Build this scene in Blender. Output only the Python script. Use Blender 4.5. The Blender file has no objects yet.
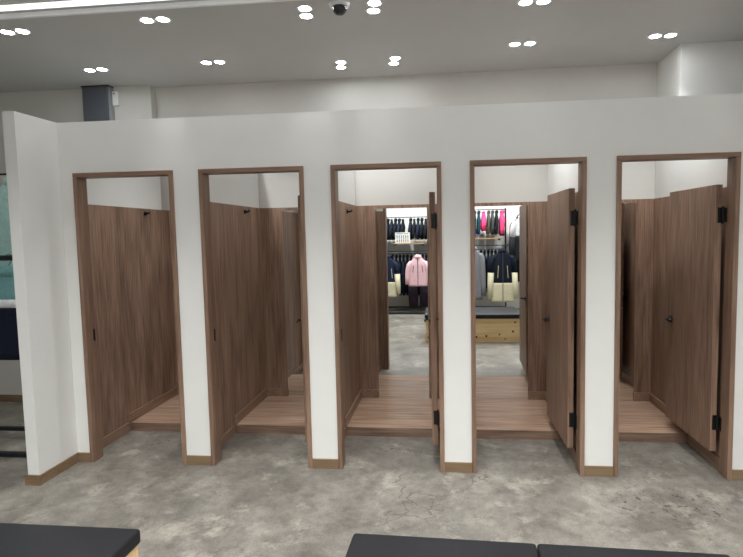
import bpy, bmesh, math, random
from mathutils import Vector, Matrix
random.seed(7)
S = bpy.context.scene
C = S.collection
PI = math.pi

# ------------------------------------------------------------------ materials
def srgb(r, g, b):
    def f(c):
        c /= 255.0
        return c / 12.92 if c <= 0.04045 else ((c + 0.055) / 1.055) ** 2.4
    return (f(r), f(g), f(b), 1.0)

def newmat(name):
    m = bpy.data.materials.new(name); m.use_nodes = True
    nt = m.node_tree; nt.nodes.clear()
    out = nt.nodes.new('ShaderNodeOutputMaterial'); b = nt.nodes.new('ShaderNodeBsdfPrincipled')
    nt.links.new(b.outputs[0], out.inputs[0])
    return m, nt, b

def plain(name, col, rough=0.5, metal=0.0, noise=0.06, scale=30, bump=0.0, spec=0.5):
    m, nt, b = newmat(name)
    b.inputs['Roughness'].default_value = rough; b.inputs['Metallic'].default_value = metal
    b.inputs['Specular IOR Level'].default_value = spec
    tc = nt.nodes.new('ShaderNodeTexCoord'); n = nt.nodes.new('ShaderNodeTexNoise')
    n.inputs['Scale'].default_value = scale; n.inputs['Detail'].default_value = 4
    nt.links.new(tc.outputs['Object'], n.inputs['Vector'])
    r = nt.nodes.new('ShaderNodeValToRGB')
    r.color_ramp.elements[0].position = 0.3; r.color_ramp.elements[1].position = 0.7
    r.color_ramp.elements[0].color = tuple(c * (1 - noise) for c in col[:3]) + (1,)
    r.color_ramp.elements[1].color = tuple(min(1, c * (1 + noise)) for c in col[:3]) + (1,)
    nt.links.new(n.outputs['Fac'], r.inputs[0]); nt.links.new(r.outputs[0], b.inputs['Base Color'])
    if bump:
        bp = nt.nodes.new('ShaderNodeBump'); bp.inputs['Strength'].default_value = bump; bp.inputs['Distance'].default_value = 0.004
        nt.links.new(n.outputs['Fac'], bp.inputs['Height']); nt.links.new(bp.outputs[0], b.inputs['Normal'])
    return m

def wood(name, dark, mid, light, axis='z', rough=0.45, grain=78, planks=None, knots=False, broad=0.42):
    """wood-grain laminate; axis = direction of the grain"""
    m, nt, b = newmat(name)
    N = nt.nodes.new; L = nt.links.new
    tc = N('ShaderNodeTexCoord'); mp = N('ShaderNodeMapping'); L(tc.outputs['Object'], mp.inputs[0])
    k = {'x': 0, 'y': 1, 'z': 2}[axis]
    sc = [1, 1, 1]; sc[k] = 0.035
    mp.inputs['Scale'].default_value = sc
    n1 = N('ShaderNodeTexNoise'); n1.inputs['Scale'].default_value = grain; n1.inputs['Detail'].default_value = 5; n1.inputs['Roughness'].default_value = 0.62
    L(mp.outputs[0], n1.inputs['Vector'])
    mp2 = N('ShaderNodeMapping'); L(tc.outputs['Object'], mp2.inputs[0])
    sc2 = [1, 1, 1]; sc2[k] = 0.16; mp2.inputs['Scale'].default_value = sc2
    n2 = N('ShaderNodeTexNoise'); n2.inputs['Scale'].default_value = 9; n2.inputs['Detail'].default_value = 3; n2.inputs['Distortion'].default_value = 0.6
    L(mp2.outputs[0], n2.inputs['Vector'])
    mx = N('ShaderNodeMix'); mx.data_type = 'FLOAT'; mx.inputs[0].default_value = broad
    L(n1.outputs['Fac'], mx.inputs[2]); L(n2.outputs['Fac'], mx.inputs[3])
    r = N('ShaderNodeValToRGB'); e = r.color_ramp.elements
    e[0].position = 0.34; e[0].color = dark; e[1].position = 0.66; e[1].color = light
    q = e.new(0.5); q.color = mid
    L(mx.outputs[0], r.inputs[0])
    col = r.outputs[0]
    if planks:                                     # thin joints between boards, across the given axis
        ax, w = planks
        sx = N('ShaderNodeSeparateXYZ'); L(tc.outputs['Object'], sx.inputs[0])
        md = N('ShaderNodeMath'); md.operation = 'PINGPONG'; md.inputs[1].default_value = w / 2
        L(sx.outputs['xyz'.index(ax)], md.inputs[0])
        ls = N('ShaderNodeMath'); ls.operation = 'LESS_THAN'; ls.inputs[1].default_value = 0.0013
        L(md.outputs[0], ls.inputs[0])
        mc = N('ShaderNodeMix'); mc.data_type = 'RGBA'; L(ls.outputs[0], mc.inputs[0]); L(col, mc.inputs[6])
        mc.inputs[7].default_value = tuple(c * 0.55 for c in dark[:3]) + (1,)
        col = mc.outputs[2]
    if knots:
        v = N('ShaderNodeTexVoronoi'); v.inputs['Scale'].default_value = 9.5; L(tc.outputs['Object'], v.inputs['Vector'])
        kr = N('ShaderNodeValToRGB'); kr.color_ramp.elements[0].position = 0.13; kr.color_ramp.elements[0].color = (1, 1, 1, 1); kr.color_ramp.elements[1].position = 0.19; kr.color_ramp.elements[1].color = (0, 0, 0, 1)
        L(v.outputs['Distance'], kr.inputs[0])
        mk = N('ShaderNodeMix'); mk.data_type = 'RGBA'; L(kr.outputs[0], mk.inputs[0]); L(col, mk.inputs[6]); mk.inputs[7].default_value = srgb(92, 56, 30)
        col = mk.outputs[2]
    L(col, b.inputs['Base Color'])
    b.inputs['Roughness'].default_value = rough; b.inputs['Specular IOR Level'].default_value = 0.35
    bp = N('ShaderNodeBump'); bp.inputs['Strength'].default_value = 0.08; bp.inputs['Distance'].default_value = 0.002
    L(n1.outputs['Fac'], bp.inputs['Height']); L(bp.outputs[0], b.inputs['Normal'])
    return m

def concrete():
    m, nt, b = newmat('concrete'); N = nt.nodes.new; L = nt.links.new
    tc = N('ShaderNodeTexCoord')
    def noise(scale, detail, rough=0.6, dist=0.0):
        n = N('ShaderNodeTexNoise'); n.inputs['Scale'].default_value = scale; n.inputs['Detail'].default_value = detail
        n.inputs['Roughness'].default_value = rough; n.inputs['Distortion'].default_value = dist
        L(tc.outputs['Object'], n.inputs['Vector']); return n.outputs['Fac']
    def ramp(src, stops):
        r = N('ShaderNodeValToRGB'); e = r.color_ramp.elements
        e[0].position, e[0].color = stops[0]; e[1].position, e[1].color = stops[-1]
        for p, c in stops[1:-1]:
            q = e.new(p); q.color = c
        L(src, r.inputs[0]); return r.outputs[0]
    def mix(fac, a, bcol, mode='MIX'):
        x = N('ShaderNodeMix'); x.data_type = 'RGBA'; x.blend_type = mode
        if isinstance(fac, float): x.inputs[0].default_value = fac
        else: L(fac, x.inputs[0])
        for s, v in ((6, a), (7, bcol)):
            if isinstance(v, tuple): x.inputs[s].default_value = v
            else: L(v, x.inputs[s])
        return x.outputs[2]
    g = lambda v: (v, v, v, 1)
    base = ramp(noise(2.1, 9, 0.68, 0.2), [(0.32, srgb(96, 91, 84)), (0.45, srgb(117, 111, 103)), (0.56, srgb(131, 125, 116)), (0.70, srgb(156, 150, 139))])
    mott = ramp(noise(11, 12, 0.80, 0.1), [(0.35, g(0.66)), (0.50, g(0.98)), (0.66, g(1.2))])
    col = mix(1.0, base, mott, 'MULTIPLY')
    fine = ramp(noise(120, 4, 0.75), [(0.35, g(0.76)), (0.65, g(1.16))])
    col = mix(1.0, col, fine, 'MULTIPLY')
    # pale worn patches of cement skim
    patch = ramp(noise(3.1, 9, 0.74, 0.25), [(0.55, g(0)), (0.67, g(0.75))])
    col = mix(patch, col, srgb(172, 165, 151))
    # dark scuffs
    spots = ramp(noise(6.5, 8, 0.78, 0.2), [(0.61, g(0)), (0.69, g(0.8))])
    col = mix(spots, col, srgb(84, 78, 72))
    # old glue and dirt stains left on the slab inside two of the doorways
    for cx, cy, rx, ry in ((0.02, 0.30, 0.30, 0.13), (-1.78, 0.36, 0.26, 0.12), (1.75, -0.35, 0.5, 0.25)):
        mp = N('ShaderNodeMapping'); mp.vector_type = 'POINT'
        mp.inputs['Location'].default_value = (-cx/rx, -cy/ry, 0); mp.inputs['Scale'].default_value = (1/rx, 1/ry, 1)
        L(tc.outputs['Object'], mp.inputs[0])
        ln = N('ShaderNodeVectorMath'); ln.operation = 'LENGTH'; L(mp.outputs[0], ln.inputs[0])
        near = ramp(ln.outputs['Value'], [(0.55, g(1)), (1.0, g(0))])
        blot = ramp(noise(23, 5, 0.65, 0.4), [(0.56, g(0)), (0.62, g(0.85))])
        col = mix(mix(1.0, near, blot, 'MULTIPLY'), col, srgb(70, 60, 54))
    # hairline cracks
    v = N('ShaderNodeTexVoronoi'); v.feature = 'DISTANCE_TO_EDGE'; v.inputs['Scale'].default_value = 0.62
    wv = N('ShaderNodeTexNoise'); wv.inputs['Scale'].default_value = 3.5; wv.inputs['Detail'].default_value = 6
    L(tc.outputs['Object'], wv.inputs['Vector'])
    av = N('ShaderNodeVectorMath'); av.operation = 'MULTIPLY_ADD'; av.inputs[1].default_value = (0.5, 0.5, 0.5)
    L(wv.outputs['Color'], av.inputs[0]); L(tc.outputs['Object'], av.inputs[2]); L(av.outputs[0], v.inputs['Vector'])
    crack = ramp(v.outputs['Distance'], [(0.0, g(0.85)), (0.0035, g(0.0))])
    msk = ramp(noise(1.1, 2), [(0.5, g(0)), (0.56, g(1))])
    cm = mix(1.0, crack, msk, 'MULTIPLY')
    col = mix(cm, col, srgb(78, 72, 66))
    L(col, b.inputs['Base Color'])
    rr = ramp(noise(4, 5), [(0.35, g(0.36)), (0.7, g(0.6))]); L(rr, b.inputs['Roughness'])
    b.inputs['Specular IOR Level'].default_value = 0.4
    bp = N('ShaderNodeBump'); bp.inputs['Strength'].default_value = 0.12; bp.inputs['Distance'].default_value = 0.004
    L(noise(30, 6, 0.7), bp.inputs['Height']); L(bp.outputs[0], b.inputs['Normal'])
    return m

def emit(name, col, strength):
    m = bpy.data.materials.new(name); m.use_nodes = True; nt = m.node_tree; nt.nodes.clear()
    o = nt.nodes.new('ShaderNodeOutputMaterial'); e = nt.nodes.new('ShaderNodeEmission')
    e.inputs[0].default_value = col; e.inputs[1].default_value = strength; nt.links.new(e.outputs[0], o.inputs[0])
    return m

W_D, W_M, W_L = srgb(100, 78, 64), srgb(144, 116, 98), srgb(170, 142, 121)
M = {
    'wall': plain('wall_paint', srgb(226, 225, 221), 0.75, noise=0.012, scale=6, bump=0.05),
    'backpaint': plain('back_wall_paint', srgb(208, 205, 199), 0.8, noise=0.012, scale=5),
    'ceil': plain('ceiling_paint', srgb(190, 188, 186), 0.85, noise=0.012, scale=4),
    'wood': wood('walnut_laminate', W_D, W_M, W_L, 'z'),
    'frame': wood('walnut_frame', srgb(103, 80, 67), srgb(131, 104, 87), srgb(151, 123, 104), 'z', rough=0.4),
    'frame_h': wood('walnut_frame_head', srgb(103, 80, 67), srgb(131, 104, 87), srgb(151, 123, 104), 'x', rough=0.4),
    'plat': wood('platform_boards', srgb(128, 101, 84), srgb(174, 143, 121), srgb(202, 173, 149), 'x', rough=0.3, grain=60, broad=0.25),
    'riser': wood('platform_riser', srgb(96, 75, 63), srgb(133, 108, 92), srgb(158, 132, 114), 'x', rough=0.45),
    'base': wood('baseboard_oak', srgb(108, 88, 66), srgb(127, 105, 80), srgb(140, 118, 92), 'x', rough=0.5),
    'inbase': wood('stall_baseboard', srgb(120, 95, 78), srgb(146, 119, 100), srgb(164, 136, 116), 'y', rough=0.45),
    'floor': concrete(),
    'black': plain('black_metal', srgb(13, 13, 16), 0.4, 0.0, noise=0.05),
    'blackmetal': plain('black_rack_steel', srgb(30, 31, 36), 0.45, 0.3, noise=0.05),
    'chrome': plain('brushed_steel', srgb(190, 188, 184), 0.25, 1.0, noise=0.03),
    'vinyl': plain('black_vinyl', srgb(32, 32, 35), 0.5, 0.0, noise=0.05, scale=120, bump=0.1, spec=0.3),
    'pine': wood('pine_board', srgb(205, 168, 114), srgb(230, 198, 148), srgb(241, 216, 174), 'x', rough=0.55, grain=22, knots=True),
    'greysteel': plain('grey_trunking', srgb(86, 89, 97), 0.45, 0.0, noise=0.04, scale=8),
    'white': plain('white_plastic', srgb(232, 232, 230), 0.4, noise=0.01),
    'glow': emit('lamp_glow', (0.93, 0.97, 1, 1), 60),
    'strip': emit('strip_glow', (0.95, 0.97, 1, 1), 1.2),
    'print': plain('sign_print', srgb(90, 96, 112), 0.6),
    'redprint': plain('sign_red_print', srgb(196, 98, 88), 0.6),
    'shelf': wood('shelf_board', srgb(150, 116, 76), srgb(178, 142, 98), srgb(200, 166, 120), 'x'),
}
mm, nt, b = newmat('mirror_glass'); b.inputs['Base Color'].default_value = (0.86, 0.88, 0.87, 1); b.inputs['Metallic'].default_value = 1; b.inputs['Roughness'].default_value = 0.0
M['mirror'] = mm
mm, nt, b = newmat('dome_glass'); b.inputs['Base Color'].default_value = (0.02, 0.02, 0.025, 1); b.inputs['Roughness'].default_value = 0.08
M['dome'] = mm
_cl = {}
def cloth(r, g, bl):
    k = (r, g, bl)
    if k not in _cl: _cl[k] = plain('cloth_%02x%02x%02x' % k, srgb(r, g, bl), 0.85, noise=0.10, scale=45, bump=0.25, spec=0.2)
    return _cl[k]

# ------------------------------------------------------------------ mesh helpers
def box(bm, x0, y0, z0, x1, y1, z1, mtx=None):
    v = [bm.verts.new(p) for p in ((x0,y0,z0),(x1,y0,z0),(x1,y1,z0),(x0,y1,z0),(x0,y0,z1),(x1,y0,z1),(x1,y1,z1),(x0,y1,z1))]
    for f in ((0,3,2,1),(4,5,6,7),(0,1,5,4),(1,2,6,5),(2,3,7,6),(3,0,4,7)): bm.faces.new([v[i] for i in f])
    if mtx is not None: bmesh.ops.transform(bm, matrix=mtx, verts=v)
    return v

def B(*args, bevel=0.0, seg=2):
    bm = bmesh.new(); box(bm, *args)
    if bevel: bmesh.ops.bevel(bm, geom=bm.edges[:], offset=bevel, segments=seg, affect='EDGES', profile=0.5)
    return bm

def loft(bm, rings, closed=True):
    """rings: list of lists of points, equal length"""
    rv = [[bm.verts.new(p) for p in r] for r in rings]
    n = len(rv[0])
    for a, c in zip(rv, rv[1:]):
        for i in range(n):
            bm.faces.new((a[i], a[(i+1) % n], c[(i+1) % n], c[i]))
    if closed:
        bm.faces.new(rv[0][::-1]); bm.faces.new(rv[-1])

def tube(bm, pts, r, n=8):
    pts = [Vector(p) for p in pts]; rings = []
    rs = r if isinstance(r, (list, tuple)) else [r] * len(pts)
    up = None
    for i, p in enumerate(pts):
        t = (pts[min(i+1, len(pts)-1)] - pts[max(i-1, 0)]).normalized()
        if up is None: up = Vector((0, 0, 1)) if abs(t.z) < 0.9 else Vector((0, 1, 0))
        s = t.cross(up).normalized(); u = s.cross(t).normalized(); up = u
        rings.append([p + (s * math.cos(2*PI*k/n) + u * math.sin(2*PI*k/n)) * rs[i] for k in range(n)])
    loft(bm, rings)
    return bm

def disc(bm, c, r, h, n=24, axis='z'):
    rings = []
    for d in (0, h):
        ring = []
        for k in range(n):
            a = 2*PI*k/n; u, v = r*math.cos(a), r*math.sin(a)
            ring.append({'z': (c[0]+u, c[1]+v, c[2]+d), 'x': (c[0]+d, c[1]+u, c[2]+v), 'y': (c[0]+u, c[1]+d, c[2]-v)}[axis])
        rings.append(ring)
    loft(bm, rings); return bm

def obj(name, bm, m, parent=None, smooth=False, loc=None, rotz=0):
    bmesh.ops.recalc_face_normals(bm, faces=bm.faces[:])
    me = bpy.data.meshes.new(name); bm.to_mesh(me); bm.free()
    me.materials.append(M[m] if isinstance(m, str) else m)
    if smooth:
        for p in me.polygons: p.use_smooth = True
    o = bpy.data.objects.new(name, me); C.objects.link(o)
    if loc is not None: o.location = loc
    o.rotation_euler.z = rotz
    if parent: o.parent = parent
    return o

def tag(o, label, cat, group=None, kind=None):
    o['label'] = label; o['category'] = cat
    if group: o['group'] = group
    if kind: o['kind'] = kind
    return o

def thing(name, label, cat, loc=(0,0,0), rotz=0, group=None):
    o = bpy.data.objects.new(name, None); C.objects.link(o); o.location = loc; o.rotation_euler = (0, 0, rotz)
    o.empty_display_size = 0.05
    return tag(o, label, cat, group)

def struct(name, bm, m, label, cat='wall'):
    return tag(obj(name, bm, m), label, cat, kind='structure')

# ------------------------------------------------------------------ dimensions (metres)
PITCH, FW, X0 = 0.926, 0.7399, -2.1714      # door pitch, frame width, first frame
FX = [X0 + i*PITCH for i in range(5)]
FH, JT, JD = 2.10, 0.030, 0.09               # frame height, jamb face, jamb depth
HW = 2.456                                   # partition height
CZ = 3.070                                   # ceiling
YB = 1.3575                                   # face of the stall back lining
PF, PZ = 0.585, 0.070                       # platform front, platform top
LT = 1.898                                    # top of the wood lining
SL = [-2.257, -1.324, -0.392, 0.530, 1.457]  # inner faces of each stall, left
SR = [-1.424, -0.499, 0.427, 1.352, 2.287]   # and right
MIR = [(-2.06, -1.57), (-1.109, -0.62), (-0.215, 0.268), (0.696, 1.185), (1.64, 2.129)]
ORD = ['first', 'second', 'third', 'fourth', 'fifth']
RX, RL, BKY = 3.35, -4.7, -4.95              # right wall, left wall, shop wall behind the camera

# ------------------------------------------------------------------ room shell
struct('floor', B(RL-0.1, BKY-0.1, -0.1, RX+0.1, 1.52, 0), 'floor', 'mottled grey polished concrete floor of the shop', 'floor')
struct('ceiling', B(RL-0.1, BKY-0.1, CZ, RX+0.1, 1.52, CZ+0.1), 'ceil', 'flat light grey ceiling dotted with twin downlights', 'ceiling')
struct('wall_back', B(-2.317, 1.3665, 0, 2.287, 1.50, CZ), 'backpaint', 'cream back wall rising above the row of cubicles')
struct('wall_back_left', B(RL, 1.28, 0, -2.318, 1.50, CZ), 'backpaint', 'cream wall standing slightly proud behind the grey trunking')
struct('wall_pillar', B(2.288, 0.902, 0, RX, 1.50, CZ), 'wall', 'broad white pillar rising above the fifth cubicle')
struct('wall_left', B(RL-0.1, BKY, 0, RL-0.001, 1.50, CZ), 'wall', 'white side wall beyond the rack of mint clothes')
struct('wall_right', B(RX+0.001, BKY, 0, RX+0.1, 1.50, CZ), 'wall', 'white side wall past the fifth cubicle')
struct('wall_shop', B(RL, BKY-0.1, 0, RX, BKY, CZ), 'wall', 'white shop wall behind the clothes racks in the mirrors')
bm = B(RL+0.01, 1.266, 0, -2.385, 1.279, 0.07); struct('baseboard_back', bm, 'base', 'brown baseboard at the foot of the wall beyond the mint clothes', 'baseboard')

# front partition: header, piers between the frames, and the wall beyond the last one
bm = bmesh.new()
box(bm, -2.275, 0, FH, RX, 0.08, HW)
xs = [-2.275] + sum(([x, x+FW] for x in FX), []) + [RX]
for a, c in zip(xs[0::2], xs[1::2]): box(bm, a, 0, 0, c, 0.08, FH)
wf = struct('wall_front', bm, 'wall', 'long white partition with five door openings in a row')
# wood lining on its inner face, below the white band
bm = bmesh.new()
for i in range(5):
    l, r = SL[i]+0.001, SR[i]-0.001
    for a, c in ((l, FX[i]-0.001), (FX[i]+FW+0.001, r)):
        if c - a > 0.004: box(bm, a, 0.0805, 0, c, 0.09, LT)
obj('wood_lining', bm, 'wood', wf)
for i, (a, c) in enumerate(zip(xs[0::2], xs[1::2])):
    obj('baseboard', B(a+0.0005, -0.013, 0, c-0.0005, -0.0005, 0.068, bevel=0.002), 'base', wf)
# end wall on the left, projecting towards the shop
we = struct('wall_end', B(-2.358, -0.36, 0, -2.2755, 1.279, HW), 'wall', 'white end wall jutting out left of the first doorway')
obj('lining_core', B(-2.275, 0.0805, 0, -2.2662, 1.279, HW), 'wall', we)
obj('wood_lining', B(-2.266, 0.0905, 0, SL[0], YB, LT), 'wood', we)
bm = bmesh.new()
box(bm, -2.2752, -0.3603, 0, -2.2625, -0.0135, 0.068); box(bm, -2.371, -0.3735, 0, -2.2625, -0.3605, 0.068); box(bm, -2.371, -0.3603, 0, -2.3585, 1.26, 0.068)
obj('baseboard', bm, 'base', we)
def stall_base(side, x, par):
    """baseboard of one stall side: floor level before the step, platform level behind it"""
    a, c = (x+0.0005, x+0.0145) if side == 'l' else (x-0.0145, x-0.0005)
    bm = bmesh.new(); box(bm, a, 0.091, 0, c, PF+0.0, 0.076); box(bm, a, PF-0.008, PZ+0.0005, c, YB-0.0005, PZ+0.077)
    obj('baseboard', bm, 'inbase', par)
stall_base('l', SL[0], we)
for i in range(4):
    w = struct('wall_divider_%d' % (i+1), B(SR[i]+0.009, 0.0805, 0, SL[i+1]-0.009, 1.366, HW), 'wall', 'white topped dividing wall between the %s and %s cubicles' % (ORD[i], ORD[i+1]))
    obj('wood_lining', B(SR[i], 0.0905, 0, SR[i]+0.0088, YB, LT), 'wood', w)
    obj('wood_lining', B(SL[i+1]-0.0088, 0.0905, 0, SL[i+1], YB, LT), 'wood', w)
    stall_base('r', SR[i], w); stall_base('l', SL[i+1], w)
w = struct('wall_divider_5', B(SR[4]+0.001, 0.0805, 0, SR[4]+0.10, 0.9018, HW), 'wall', 'white topped side wall of the fifth cubicle')
obj('wood_lining', B(SR[4]-0.009, 0.0905, 0, SR[4], YB, LT), 'wood', w); stall_base('r', SR[4]-0.009, w)

for i in range(5):
    # back lining around the mirror, mirror, platform
    l, r = SL[i]+0.0005, SR[i]-(0.0095 if i == 4 else 0.0005); a, c = MIR[i]
    bm = bmesh.new(); box(bm, l, YB, 0, a, 1.366, LT); box(bm, c, YB, 0, r, 1.366, LT); box(bm, a, YB, 1.868, c, 1.366, LT)
    t = struct('trim_%d' % (i+1), bm, 'wood', 'brown wood lining around the mirror at the back of the %s cubicle' % ORD[i], 'panelling')
    t.name = 'wall_panelling_%d' % (i+1)
    bm = bmesh.new(); box(bm, l+0.015, YB-0.0145, PZ+0.0005, a, YB-0.0005, PZ+0.077); box(bm, c, YB-0.0145, PZ+0.0005, r-0.015, YB-0.0005, PZ+0.077)
    obj('baseboard', bm, 'inbase', t)
    mo = obj('wall_mirror', B(-(c-a)/2+0.0008, -0.003, PZ+0.001, (c-a)/2-0.0008, 0.003, 1.8675), 'mirror', loc=((a+c)/2, YB+0.0046, 0), rotz=[0, 0, -0.0072, -0.0046, 0][i])
    tag(mo, 'tall frameless mirror set in the brown back panel of the %s cubicle' % ORD[i], 'mirror', 'cubicle mirrors')
    p = struct('floor_platform_%d' % (i+1), B(l+0.0005, PF+0.0105, 0, r-0.0005, YB-0.0005, PZ), 'plat', 'raised wood board floor inside the %s cubicle' % ORD[i], 'platform')
    obj('riser', B(l+0.0155, PF, 0, r-0.0155, PF+0.01, PZ, bevel=0.001, seg=1), 'riser', p)

# ------------------------------------------------------------------ door frames and doors
for i in range(5):
    x = FX[i]
    fr = thing('door_frame', 'brown wood frame lining the %s doorway from the white end wall' % ORD[i], 'door frame', (x+FW/2, 0, 0), 0, 'cubicle door frames')
    h = FW/2
    obj('jamb', B(-h, -0.014, 0, -h+JT, JD, FH-JT, bevel=0.0025), 'frame', fr)
    obj('jamb', B(h-JT, -0.014, 0, h, JD, FH-JT, bevel=0.0025), 'frame', fr)
    obj('frame_head', B(-h, -0.014, FH-JT+0.0004, h, JD, FH, bevel=0.0025), 'frame_h', fr)
    sp = obj('strike_plate', B(-h+JT, 0.060, 0.89, -h+JT+0.003, 0.078, 0.975, bevel=0.001), 'black', fr); sp['label'] = 'small black strike plate'

DW, DT, DZ0, DZ1 = 0.665, 0.040, 0.136, 1.913
OPEN = [0.05, 0.27, 0.038, 0.022, 0.028]
OFF = [0.010, 0.010, 0.016, 0.013, 0.009]
for i in range(5):
    hx = FX[i] + FW - JT - OFF[i]
    # local: hinge corner at the origin, door runs along +y, thickness towards -x
    lab = ['brown wood door swung open out of sight behind the frame of the first doorway', 'brown wood door of the second doorway, only its edge showing beside the frame',
           'brown wood door standing open edge-on in the third doorway', 'brown wood door with black lever handle ajar in the fourth doorway',
           'wide open brown wood door hinged at the fifth doorway past the last pier'][i]
    d = thing('cubicle_door', lab, 'door', (hx, 0.118, 0), OPEN[i], 'cubicle doors'); d['kind'] = 'thing'
    obj('door_panel', B(-DT, 0, DZ0, 0, DW, DZ1, bevel=0.0015, seg=1), 'wood', d)
    for z in (0.335, 1.715):
        bm = B(-DT*0.72, -0.0045, z-0.05, 0.001, -0.0003, z+0.05, bevel=0.0012, seg=1)
        box(bm, 0.0002, -0.012, z-0.05, 0.0035, 0.03, z+0.05)
        box(bm, 0.0046, -0.045, z-0.045, OFF[i]-0.0015, -0.014, z+0.045, Matrix.Rotation(-OPEN[i], 4, 'Z'))
        tube(bm, [(0.001, -0.010, z-0.058), (0.001, -0.010, z+0.058)], 0.0065, 10)
        hg = obj('hinge', bm, 'black', d); hg['label'] = 'black butt hinge'
    for s in (-1, 1):
        fx = -DT if s < 0 else 0
        bm = bmesh.new(); disc(bm, (fx, DW-0.065, 0.935), 0.026, 0.009*s, 20, 'x')
        hd = obj('handle', bm, 'black', d); hd['label'] = 'black lever handle'
        bm = bmesh.new(); tube(bm, [(fx+0.008*s, DW-0.065, 0.935), (fx+0.034*s, DW-0.065, 0.935), (fx+0.041*s, DW-0.072, 0.935), (fx+0.043*s, DW-0.09, 0.935), (fx+0.043*s, DW-0.165, 0.935)], [0.009, 0.009, 0.0095, 0.009, 0.0075], 10)
        obj('lever', bm, 'black', hd, smooth=True)
        bm = bmesh.new(); disc(bm, (fx+0.009*s, DW-0.065, 0.935), 0.013, 0.006*s, 16, 'x')
        obj('collar', bm, 'chrome', hd)
    obj('latch_plate', B(-DT+0.008, DW+0.0002, 0.85, -0.008, DW+0.002, 1.0), 'chrome', d)

# robe hooks on the left walls
for i, (y, z) in enumerate(((0.985, 1.855), (0.985, 1.85), (0.90, 1.828))):
    hk = thing('robe_hook', 'small black coat hook high on the wood wall inside the %s cubicle' % ORD[i], 'hook', (SL[i]+0.0003, y, z), 0, 'cubicle coat hooks')
    bm = bmesh.new(); disc(bm, (0, 0, 0), 0.019, 0.008, 18, 'x'); obj('rose', bm, 'black', hk)
    bm = bmesh.new(); tube(bm, [(0.006, 0, 0), (0.024, 0, -0.002), (0.036, 0, 0.002), (0.043, 0, 0.012)], [0.008, 0.008, 0.008, 0.009], 10); obj('prong', bm, 'black', hk, smooth=True)

# ------------------------------------------------------------------ ceiling fixtures
def spot(name, loc, power, angle=math.radians(95), blend=0.7, size=0.045, par=None, col=(0.955, 0.99, 1.0)):
    l = bpy.data.lights.new(name, 'SPOT'); l.energy = power; l.spot_size = angle; l.spot_blend = blend; l.shadow_soft_size = size; l.color = col
    o = bpy.data.objects.new(name, l); C.objects.link(o); o.location = loc
    if par: o.parent = par
    return o
K1, A1 = 14.0, 36   # aisle row: narrow beams
K2, A2 = 66.0, 96  # cubicle row
K3, A3 = 38.0, 130  # shop floor rows
K4 = 72.0
def downlight(x, y, along, dx, label, group, power=50.0, angle=95):
    t = thing('twin_downlight', label, 'ceiling light', (x, y, CZ), 0, group)
    for s in (-1, 1):
        cx, cy = (s*dx, 0) if along == 'x' else (s*dx*0.2*(-1), s*dx)
        bm = bmesh.new(); n = 28; rings = []
        for r, z in ((0.052, -0.0005), (0.052, -0.004), (0.045, -0.006), (0.038, -0.004), (0.037, -0.0008)):
            rings.append([(cx+r*math.cos(2*PI*k/n), cy+r*math.sin(2*PI*k/n), z) for k in range(n)])
        loft(bm, rings, closed=False)
        rg = obj('lamp_ring', bm, 'white', t, smooth=True)
        bm = bmesh.new(); disc(bm, (cx, cy, -0.0045), 0.036, 0.003, 28)
        obj('lamp_lens', bm, 'glow', rg)
    spot('downlight_lamp', (0, 0, -0.03), power, math.radians(angle), 0.55 if angle > 100 else 1.0, par=t)
    return t
G1, G2, G3 = 'twin downlights above the concrete aisle', 'twin downlights above the cubicles', 'twin downlights over the shop floor'
near = [(-2.49, -0.06, 'x', 'over the aisle, nearest the white end wall'), (-1.445, -0.108, 'x', 'between the strip light and the first doorways'),
        (-0.437, -0.08, 'y', 'just before the dome camera'), (0.010, -0.095, 'y', 'just past the dome camera'),
        (1.017, -0.022, 'x', 'over the aisle before the fourth doorway'), (2.07, -0.02, 'x', 'over the aisle before the fifth doorway')]
for x, y, al, w in near:
    downlight(x, y, al, 0.055 if al == 'x' else 0.055, 'pair of round ceiling spots ' + w, G1, K1, A1)
far = [(-2.50, 0.776, 'x', 'beside the grey trunking'), (-1.45, 0.747, 'x', 'over the second cubicle from the end wall'), (-0.426, 0.975, 'y', 'over the third cubicle, beside its left divider'),
       (0.033, 0.945, 'y', 'over the middle of the third cubicle'), (1.045, 0.708, 'x', 'over the fourth cubicle'), (2.07, 0.70, 'x', 'over the fifth cubicle, beside the white pillar')]
for x, y, al, w in far:
    downlight(x, y, al, 0.056 if al == 'x' else 0.064, 'pair of round ceiling spots ' + w, G2, K2*(1.0 if al == 'x' else 0.5), A2)
for y in (-1.1, -2.1, -3.1, -4.1):
    for x in (-1.8, -0.8, 0.2, 1.2, 2.3):
        downlight(x, y, 'x', 0.055, 'pair of round ceiling spots over the open shop floor', G3, K4 if y < -4 else K3, 88 if y > -2 else A3)

# linear light running along the ceiling
st = thing('strip_light', 'long white linear light running along the ceiling near the first doorways', 'ceiling light', (-1.45, -0.415, CZ))
bm = bmesh.new()
for y0, y1 in ((-0.105, -0.085), (0.085, 0.105)): box(bm, -2.95, y0, -0.03, 2.95, y1, -0.0005)
box(bm, -2.95, -0.0845, -0.03, -2.935, 0.0845, -0.0005); box(bm, 2.935, -0.0845, -0.03, 2.95, 0.0845, -0.0005)
obj('housing', bm, 'white', st)
obj('diffuser', B(-2.934, -0.084, -0.012, 2.934, 0.03, -0.0008), 'strip', st)
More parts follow.
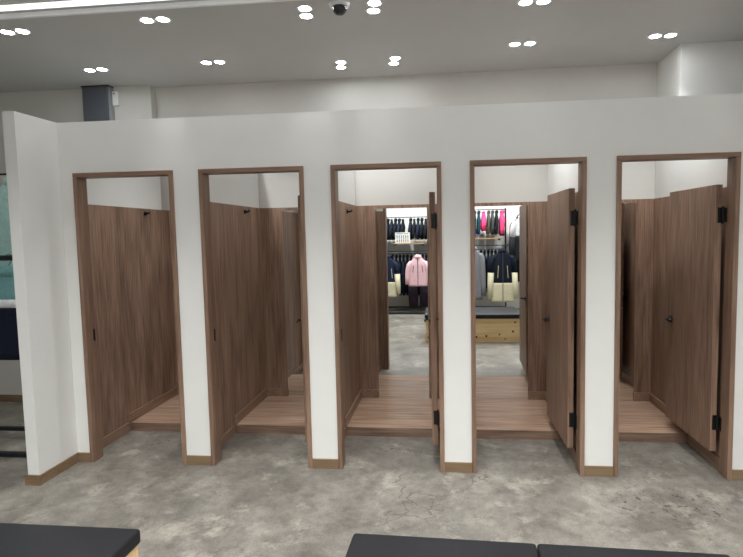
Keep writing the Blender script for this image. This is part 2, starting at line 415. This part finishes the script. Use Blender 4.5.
# dome security camera
dc = thing('dome_camera', 'small dome security camera with dark eye hanging from the ceiling', 'security camera', (-0.19, -0.20, CZ))
def lathe(bm, prof, n=28):
    loft(bm, [[(r*math.cos(2*PI*k/n), r*math.sin(2*PI*k/n), z) for k in range(n)] for r, z in prof])
    return bm
obj('housing', lathe(bmesh.new(), [(0.062, -0.0005), (0.064, -0.02), (0.058, -0.032), (0.046, -0.036)]), 'white', dc, smooth=True)
obj('dome', lathe(bmesh.new(), [(0.045, -0.0365), (0.045, -0.045), (0.040, -0.062), (0.028, -0.076), (0.012, -0.083), (0.003, -0.084)]), 'dome', dc, smooth=True)

# grey trunking box and small white box on the back wall
gx = thing('trunking_box', 'dark grey metal trunking box at the top of the cream back wall', 'trunking', (-2.83, 1.2795, 2.37))
obj('casing', B(-0.125, -0.075, 0, 0.122, -0.0005, 0.69, bevel=0.004), 'greysteel', gx)
obj('side_flange', B(0.1225, -0.055, 0, 0.142, -0.0005, 0.69), plain('flange_grey', srgb(150, 152, 156), 0.4), gx)
obj('top_rim', B(-0.13, -0.08, 0.6905, 0.143, -0.0005, 0.704), 'black', gx)
wb = thing('wall_mounted_box', 'small white box with a dark hole beside the grey trunking', 'junction box', (-2.655, 1.2795, 2.89))
obj('cover', B(-0.028, -0.035, 0, 0.028, -0.0005, 0.13, bevel=0.003), 'white', wb)
bm = bmesh.new(); disc(bm, (-0.008, -0.0355, 0.108), 0.007, -0.002, 14, 'y'); obj('hole_cap', bm, 'black', wb)

# ------------------------------------------------------------------ benches
def bench(loc, rotz, w, d, label):
    """loc: middle of the edge that faces the cubicles; the bench runs away from them (-y)"""
    t = thing('display_bench', label, 'bench', (loc[0], loc[1], 0), rotz, 'black padded pine benches')
    H = 0.350; k = 0.018
    box_ = bmesh.new()
    for (a, c) in ((0.001, 0.225), (0.229, H)):
        box(box_, -w/2+0.012, -0.012-k, a, w/2-0.012, -0.012, c); box(box_, -w/2+0.012, -d+0.012, a, w/2-0.012, -d+0.012+k, c)
        box(box_, -w/2+0.012, -d+0.0125+k, a, -w/2+0.012+k, -0.0125-k, c); box(box_, w/2-0.012-k, -d+0.0125+k, a, w/2-0.012, -0.0125-k, c)
    box(box_, -w/2+0.03, -d+0.031, H-0.03, w/2-0.03, -0.031, H-0.002)
    body = obj('box', box_, 'pine', t)
    cu = obj('cushion', B(-w/2, -d, H+0.001, w/2, 0, 0.416, bevel=0.014, seg=4), 'vinyl', t, smooth=True)
    return t
bench((0.426, -1.447), math.radians(-1.7), 0.732, 0.80, 'black topped pine bench, left one of the two pushed together')
bench((1.146, -1.4665), math.radians(-1.7), 0.705, 0.80, 'black topped pine bench, right one of the two pushed together')
bench((-1.232, -1.468), math.radians(-0.3), 0.78, 0.80, 'black topped pine bench standing alone, across the gap from the paired benches')

# ------------------------------------------------------------------ clothes
def ring(w, d, z, n=20, p=2.6, ph=0.0, amp=0.0, yoff=0.0, xoff=0.0):
    out = []
    for k in range(n):
        a = 2*PI*k/n; ca, sa = math.cos(a), math.sin(a)
        x = w/2*math.copysign(abs(ca)**(2/p), ca); y = d/2*math.copysign(abs(sa)**(2/p), sa)
        q = 1 + amp*math.sin(5*a+ph)
        out.append((x*q+xoff, y*q+yoff, z))
    return out

def garment(name, label, cat, loc, rotz=0, w=0.46, h=0.62, d=0.10, col=(20, 24, 34), low=None, split=0.5, zipc=None, hood=True, group=None, sleeve=None, sl_low=None, pockets=None, flare=1.02, band=None, side=False, big_hook=False, drop=0.0):
    """a jacket on a hanger; loc = the point where the hook meets the rail; front faces +y before rotation"""
    t = thing(name, label, cat, loc, rotz, group)
    zt = -0.075 - drop; zb = zt - h; SH = 0.10/h; zs = zt - h*split if low else zb
    ph = random.random()*6
    body = cloth(*col)
    def wid(z):
        f = max(0.0, (zt - z)/h)
        if f < SH: return w*(0.32 + 0.56*(f/SH)**0.8)
        return w*(0.88 + (flare-0.88)*(f-SH)/(1-SH))
    def dep(z):
        f = max(0.0, (zt-z)/h)
        return d*(0.62 + 0.38*min(1, f/0.25))
    def slab(z0, z1, n):
        bm = bmesh.new(); loft(bm, [ring(wid(z), dep(z), z, ph=ph+3*z, amp=0.018) for z in [z0+(z1-z0)*i/n for i in range(n+1)]]); return bm
    obj('body', slab(zs, zt, 14), body, t, smooth=True)
    if low: obj('lower_panel', slab(zb, zs-0.0005, 7), cloth(*low), t, smooth=True)
    if band:
        bm = bmesh.new(); loft(bm, [[(p[0]*1.03, p[1]*1.05, z) for p in ring(wid(z), dep(z), z, ph=ph+3*z, amp=0.018)] for z in (zs-0.03, zs+0.0, zs+0.03)]); obj('chest_band', bm, cloth(*band), t, smooth=True)
    sc = cloth(*(sleeve or col))
    for s in (-1, 1):
        L = h*0.93
        pts = [(s*(w*0.36), 0, zt-0.075), (s*(w*0.46), 0.0, zt-0.145), (s*(w*0.53), 0.005, zt-L*0.45), (s*(w*0.57), 0.012, zt-L*0.75), (s*(w*0.59), 0.02, zt-L)]
        def sl(a, c):
            bm = bmesh.new(); R = [0.30, 0.42, 0.40, 0.36, 0.31]; rings = []
            for i in range(a, c+1):
                x, y, z = pts[i]; rr = R[i]*d*1.25
                rings.append([(x+u*(0.36 if w < 0.2 else 1)*rr/1.0*1.0, y+v*rr, z) for u, v in [(math.cos(2*PI*k/12), math.sin(2*PI*k/12)) for k in range(12)]])
            loft(bm, rings[::-1]); return bm
        if sl_low:
            sv = obj('sleeve', sl(0, 2), sc, t, smooth=True); obj('cuff_panel', sl(2, 4), cloth(*sl_low), sv, smooth=True)
        else:
            sv = obj('sleeve', sl(0, 4), sc, t, smooth=True)
        if band:
            x, y, z = pts[2]; rr = 0.41*d*1.25*1.06; bm = bmesh.new()
            loft(bm, [[(x+rr*math.cos(2*PI*k/12), y+rr*math.sin(2*PI*k/12), z+q) for k in range(12)] for q in (-0.03, 0.03)]); obj('sleeve_band', bm, cloth(*band), sv, smooth=True)
    bm = bmesh.new()
    if hood: loft(bm, [ring(w*0.36, d*0.75, zt-0.03), ring(w*0.42, d*1.05, zt+0.005, yoff=-d*0.05), ring(w*0.36, d*0.95, zt+0.035, yoff=-d*0.08), ring(w*0.18, d*0.5, zt+0.05, yoff=-d*0.1)])
    else: loft(bm, [ring(w*0.32, d*0.7, zt-0.02), ring(w*0.30, d*0.75, zt+0.03)])
    obj('hood' if hood else 'collar', bm, body, t, smooth=True)
    if zipc:
        z0, z1 = zt-0.02, zb+0.02
        bm = bmesh.new()
        for k in range(8):
            za, zc = z0+(z1-z0)*k/8, z0+(z1-z0)*(k+1)/8
            ya = max(dep(za), dep(zc))/2+0.001
            box(bm, -0.006, ya-0.004, zc, 0.006, ya+0.003, za)
        obj('zip', bm, cloth(*zipc), t)
    if pockets:
        for s in (-1, 1):
            bm = bmesh.new(); ya = d/2
            v = [(s*0.10-0.006, ya-0.006, zt-h*0.52), (s*0.10+0.006, ya-0.006, zt-h*0.52), (s*0.085+0.006, ya-0.006, zt-h*0.28), (s*0.085-0.006, ya-0.006, zt-h*0.28)]
            loft(bm, [v, [(a, b_+0.010, c_) for a, b_, c_ in v]]); obj('pocket_zip', bm, cloth(*pockets), t)
    hk = [(0, zt-0.01), (0, -0.04-drop*0.5), (-0.012, -0.022), (-0.0115, 0.002), (0.0, 0.0085), (0.0115, 0.001)]
    if big_hook: hk = [(0, zt-0.01), (0, -0.055), (-0.024, -0.03)] + [(-0.0265*math.cos(q*PI/8), -0.008+0.0265*math.sin(q*PI/8)) for q in range(9)]
    bm = tube(bmesh.new(), [((a, 0, z) if side else (0, a, z)) for a, z in hk], 0.0025, 6)
    tube(bm, [(-w*0.30, 0, zt-0.07), (-w*0.15, 0, zt-0.03), (0, 0, zt+0.012), (w*0.15, 0, zt-0.03), (w*0.30, 0, zt-0.07)], 0.006, 6)
    obj('hanger', bm, 'black', t)
    return t

def trousers(name, label, loc, col, h=0.5, w=0.34, rotz=0, group=None):
    t = thing(name, label, 'trousers', loc, rotz, group); c = cloth(*col)
    obj('waist', (lambda bm: (loft(bm, [ring(w*1.02, 0.09, -0.06-h*0.3), ring(w*0.9, 0.08, -0.06)]), bm)[1])(bmesh.new()), c, t, smooth=True)
    for s in (-1, 1):
        bm = bmesh.new(); loft(bm, [ring(w*0.42, 0.075, -0.06-h, xoff=s*w*0.25), ring(w*0.46, 0.08, -0.06-h*0.6, xoff=s*w*0.255), ring(w*0.49, 0.085, -0.0605-h*0.3, xoff=s*w*0.25)])
        obj('leg', bm, c, t, smooth=True)
    bm = tube(bmesh.new(), [(0, 0, -0.055), (0, 0, -0.03), (0, -0.011, -0.01), (0, -0.008, 0.006), (0, 0, 0.009), (0, 0.009, 0.003)], 0.0025, 6)
    tube(bm, [(-w*0.4, 0, -0.058), (w*0.4, 0, -0.058)], 0.005, 6)
    obj('hanger', bm, 'black', t)
    return t

def rack(name, label, x0, x1, yb, zb, yf, zf, shelf=None, mid=None, bar=0.008, rear=None):
    """two-tier rack: rear upper rail at (yb, zb), front lower rail at (yf, zf)"""
    t = thing(name, label, 'clothes rack', ((x0+x1)/2, yb, 0)); h = (x1-x0)/2; dy = yf-yb
    for s in (-1, 1):
        obj('upright', B(s*h-0.015, -0.015, 0.001, s*h+0.015, 0.015, zb+0.02), 'blackmetal', t)
        obj('foot', B(s*h-0.015, 0.0155 if dy > 0 else dy-0.12, 0.001, s*h+0.015, dy+0.14 if dy > 0 else -0.0155, 0.03), 'blackmetal', t)
        obj('arm', B(s*h-0.012, 0.0155 if dy > 0 else dy, zf-0.012, s*h+0.012, dy if dy > 0 else -0.0155, zf+0.012), 'blackmetal', t)
    obj('upper_rail', tube(bmesh.new(), [(-h+0.0155, 0, zb), (h-0.0155, 0, zb)], 0.008), 'blackmetal', t)
    obj('lower_rail', tube(bmesh.new(), [(-h-0.012, dy+0.02*(1 if dy > 0 else -1), zf), (h+0.012, dy+0.02*(1 if dy > 0 else -1), zf)], bar), 'blackmetal', t)
    obj('base_bar', B(-h+0.0155, -0.015, 0.06, h-0.0155, 0.015, 0.09), 'blackmetal', t)
    obj('base_bar', B(-h+0.0155, dy-0.02, 0.001, h-0.0155, dy+0.02, 0.03), 'blackmetal', t)
    if rear: obj('rear_rail', tube(bmesh.new(), [(-h+0.0155, 0, rear), (h-0.0155, 0, rear)], 0.008), 'blackmetal', t)
    if mid:
        obj('middle_rail', tube(bmesh.new(), [(-h+0.0155, mid[0]-yb, mid[1]), (h-0.0155, mid[0]-yb, mid[1])], 0.007), 'blackmetal', t)
        for s in (-1, 1): obj('post', B(s*h-0.012, mid[0]-yb-0.012, 0.0305, s*h+0.012, mid[0]-yb+0.012, zf-0.0125), 'blackmetal', t)
    if shelf:
        a, c, z = shelf; m0 = (x0+x1)/2
        obj('shelf', B(a-m0, dy*0.50, z-0.02, c-m0, dy*0.86, z, bevel=0.002), 'shelf', t)
        for x in (a-m0+0.03, c-m0-0.03):
            obj('shelf_bracket', B(x-0.008, 0.009*(1 if dy > 0 else -1), z-0.05, x+0.008, dy*0.78, z-0.0205) if dy > 0 else B(x-0.008, dy*0.78, z-0.05, x+0.008, -0.009, z-0.0205), 'blackmetal', t)
    return t

# --- rack that shows in the mirror of the third cubicle
NAVY, CREAM = (28, 36, 56), (200, 192, 164)
yR, yF = -4.60, -4.13
XA = -0.08
rack('clothes_rack', 'black two-tier rack with the size chart sign, mirrored in the third cubicle', -1.25+XA, 0.30+XA, yR, 1.96, -4.15, 1.27, shelf=(-0.65+XA, -0.02+XA, 1.43), mid=(-4.38, 0.80), rear=1.20)
dark = [(18, 22, 34), (22, 27, 40), (16, 18, 24), (26, 34, 50), (20, 20, 24)]
for k in range(19):
    x = -1.19 + k*0.079 + XA
    if k == 10: continue
    garment('hanging_jacket', 'dark jacket hung sideways in the upper row of the rack mirrored in the third cubicle', 'jacket', (x, yR, 1.968), PI/2, side=True, w=0.34, h=0.40, d=0.068, col=dark[k % 5], group='dark jackets on the upper rail', low=(150, 152, 150) if k in (8, 12) else None, split=0.62, hood=k % 3 != 0)
garment('hanging_jacket', 'navy and cream jacket hanging left of the pink jacket in the third cubicle mirror', 'jacket', (-0.76+XA, yF, 1.278), 0, w=0.36, h=0.80, d=0.12, col=NAVY, low=CREAM, split=0.62, drop=0.05, sl_low=CREAM, zipc=(170, 165, 150), pockets=(190, 186, 170))
garment('hanging_jacket', 'pale pink zip jacket on the rack in the third cubicle mirror', 'jacket', (-0.145+XA, yF, 1.278), 0, w=0.37, h=0.58, drop=0.055, flare=1.06, d=0.11, col=(222, 182, 188), zipc=(70, 50, 60), pockets=(110, 80, 90))
for k in range(3):
    garment('hanging_jacket', 'black coat hung sideways left of the navy and cream jacket on the sign rack', 'coat', (-1.19+k*0.05+XA, yF, 1.278), PI/2, side=True, w=0.24, h=0.86, d=0.042, col=dark[(k*2+1) % 5], group='black coats at the end of the sign rack')
for k in range(19):
    garment('hanging_jacket', 'dark coat hung sideways on the rear lower rail behind the pink jacket', 'coat', (-1.19+k*0.079+XA, yR, 1.208), PI/2, side=True, w=0.24, h=0.80, d=0.060, col=dark[(k*3+1) % 5], group='dark coats behind the pink jacket')
trousers('hanging_trousers', 'dark plum trousers hanging beneath the pale pink jacket', (-0.155+XA, -4.38, 0.807), (44, 32, 42), h=0.62, w=0.44)

# size chart sign
sg = thing('size_chart_sign', 'small white sign with rows of grey figures standing on the rack shelf', 'sign', (-0.46+XA, -4.27, 1.431))
obj('board', B(-0.15, -0.006, 0, 0.15, 0.006, 0.215, bevel=0.002), 'white', sg)
obj('stand', B(-0.12, -0.045, 0, 0.12, -0.0065, 0.008), 'white', sg)
bm = bmesh.new(); box(bm, -0.125, 0.0062, 0.190, 0.01, 0.0072, 0.200); obj('heading', bm, 'print', sg)
bm = bmesh.new(); box(bm, 0.03, 0.0062, 0.188, 0.115, 0.0072, 0.200); obj('red_heading', bm, 'redprint', sg)
bm = bmesh.new()
for r in range(2):
    for c in range(6):
        x = -0.11 + c*0.044; z = 0.108 - r*0.082
        box(bm, x-0.008, 0.0062, z+0.014, x+0.008, 0.0072, z+0.042); box(bm, x-0.007, 0.0062, z-0.018, x-0.001, 0.0072, z+0.013); box(bm, x+0.001, 0.0062, z-0.018, x+0.007, 0.0072, z+0.013)
        disc(bm, (x, 0.0062, z+0.05), 0.006, 0.001, 10, 'y')
obj('pictograms', bm, 'print', sg)

# --- rack that shows in the mirror of the fourth cubicle
rack('clothes_rack', 'black two-tier rack with pink and teal clothes, mirrored in the fourth cubicle', 0.70, 1.575, yR, 2.08, -4.15, 1.36, shelf=(0.80, 1.46, 1.505), rear=1.27)
row = [('teal', 0.84, (22, 62, 70), None, 0.42), ('dark teal', 0.925, (20, 50, 62), (120, 126, 196), 0.44), ('lilac-hemmed dark', 1.01, (24, 44, 58), (128, 132, 205), 0.46), ('lilac-hemmed teal', 1.095, (22, 58, 66), (112, 120, 190), 0.46),
       ('bright pink', 1.195, (236, 66, 118), None, 0.37), ('dark olive', 1.295, (74, 72, 66), (216, 212, 200), 0.46), ('charcoal', 1.375, (66, 66, 66), None, 0.44),
       ('black', 1.455, (26, 27, 34), (200, 204, 212), 0.47), ('rose pink', 1.565, (232, 70, 122), (36, 38, 56), 0.47)]
for nm, x, c, lo, h in row:
    garment('hanging_jacket', '%s jacket hung sideways on the upper rail in the fourth cubicle mirror' % nm, 'jacket', (x-0.06, yR, 2.088), PI/2, side=True, w=0.34, h=h, d=0.064 if 'pink' not in nm else 0.092, col=c, low=lo, split=0.78 if nm == 'rose pink' else 0.62, hood=nm != 'bright pink')
garment('hanging_jacket', 'black and cream long parka on the lower rail in the fourth cubicle mirror', 'jacket', (1.47, yF, 1.368), 0, w=0.42, h=1.0, drop=0.05, flare=1.10, d=0.13, col=(20, 26, 38), low=CREAM, split=0.62, zipc=(70, 74, 84), pockets=(190, 170, 130), sl_low=CREAM)
garment('hanging_jacket', 'grey long jacket hanging left of the black and cream parka', 'jacket', (0.92, yF, 1.368), 0, w=0.30, h=1.0, d=0.12, col=(118, 118, 122), zipc=(80, 80, 84))
bm = tube(bmesh.new(), [(1.86, BKY+0.001, 1.96), (1.86, -4.26, 1.96)], 0.009); tube(bm, [(1.86, -4.26, 1.95), (1.86, -4.26, 1.995)], 0.009)
tag(obj('wall_hanging_rail', bm, 'blackmetal'), 'short black display rail sticking out of the white shop wall', 'display rail', kind='thing')
garment('hanging_jacket', 'white and black jacket hanging on the wall rail beside the parka', 'jacket', (1.86, -4.35, 1.969), 0, side=True, w=0.32, h=0.90, d=0.12, col=(222, 222, 222), low=(30, 32, 36), split=0.40, sl_low=(30, 32, 36))
garment('hanging_jacket', 'black jacket hanging behind the white and black jacket', 'jacket', (1.86, -4.62, 1.969), 0, side=True, w=0.30, h=1.3, d=0.11, col=(26, 28, 34))
for k in range(10):
    garment('hanging_jacket', 'dark coat hung sideways on the rear lower rail behind the parka and the grey jacket', 'coat', (0.785+k*0.073, yR, 1.278), PI/2, side=True, w=0.30, h=0.82, d=0.056, col=dark[(k*2+1) % 5], group='dark coats behind the parka')

# --- rack beyond the end wall, left of the first doorway
rack('clothes_rack', 'black rack of mint clothes beyond the white end wall', -3.90, -2.41, 0.40, 2.165, 0.05, 1.508, bar=0.02)
garment('hanging_jacket', 'mint jacket hanging at the end of the rack beside the white end wall', 'jacket', (-2.98, 0.40, 2.173), PI, w=0.46, h=0.70, d=0.12, col=(182, 222, 216), zipc=(110, 160, 156))
garment('hanging_jacket', 'mint jacket hanging second from the white end wall', 'jacket', (-3.58, 0.40, 2.173), PI, w=0.36, h=0.70, d=0.12, col=(186, 224, 218))
garment('hanging_jacket', 'teal and navy jacket with a white chest band on the rack beyond the end wall', 'jacket', (-2.745, 0.03, 1.516), PI, w=0.40, h=0.64, d=0.11, col=(112, 158, 158), low=(22, 27, 44), split=0.35, band=(222, 224, 226), sl_low=(22, 27, 44), big_hook=True, drop=0.04)

# ------------------------------------------------------------------ camera and world
cam = bpy.data.cameras.new('camera'); co = bpy.data.objects.new('camera', cam); C.objects.link(co)
cam.sensor_width = 36; cam.lens = 515.858/743*36; cam.shift_x = -(396.3674-371.5)/743; cam.shift_y = -(278.5-270.4894)/743; cam.clip_start = 0.02
yaw, pit, rol = -0.1010, -0.0725, -0.0185
F = Vector((math.sin(yaw)*math.cos(pit), math.cos(yaw)*math.cos(pit), math.sin(pit))); r0 = Vector((math.cos(yaw), -math.sin(yaw), 0)); u0 = r0.cross(F)
R = math.cos(rol)*r0 + math.sin(rol)*u0; U = -math.sin(rol)*r0 + math.cos(rol)*u0
mt = Matrix((R, U, -F)).transposed().to_4x4(); mt.translation = Vector((0.4612, -3.4452, 1.6376)); co.matrix_world = mt
S.camera = co
w = bpy.data.worlds.new('world'); S.world = w; w.use_nodes = True
w.node_tree.nodes['Background'].inputs[0].default_value = (0.9, 0.95, 1, 1); w.node_tree.nodes['Background'].inputs[1].default_value = 0.02
S.view_settings.view_transform = 'Standard'; S.view_settings.look = 'None'; S.view_settings.gamma = 1; S.view_settings.use_curve_mapping = False
S.view_settings.exposure = 0.36
S.cycles.max_bounces = 10; S.cycles.diffuse_bounces = 5; S.cycles.glossy_bounces = 6
S.cycles.sample_clamp_indirect = 6.0
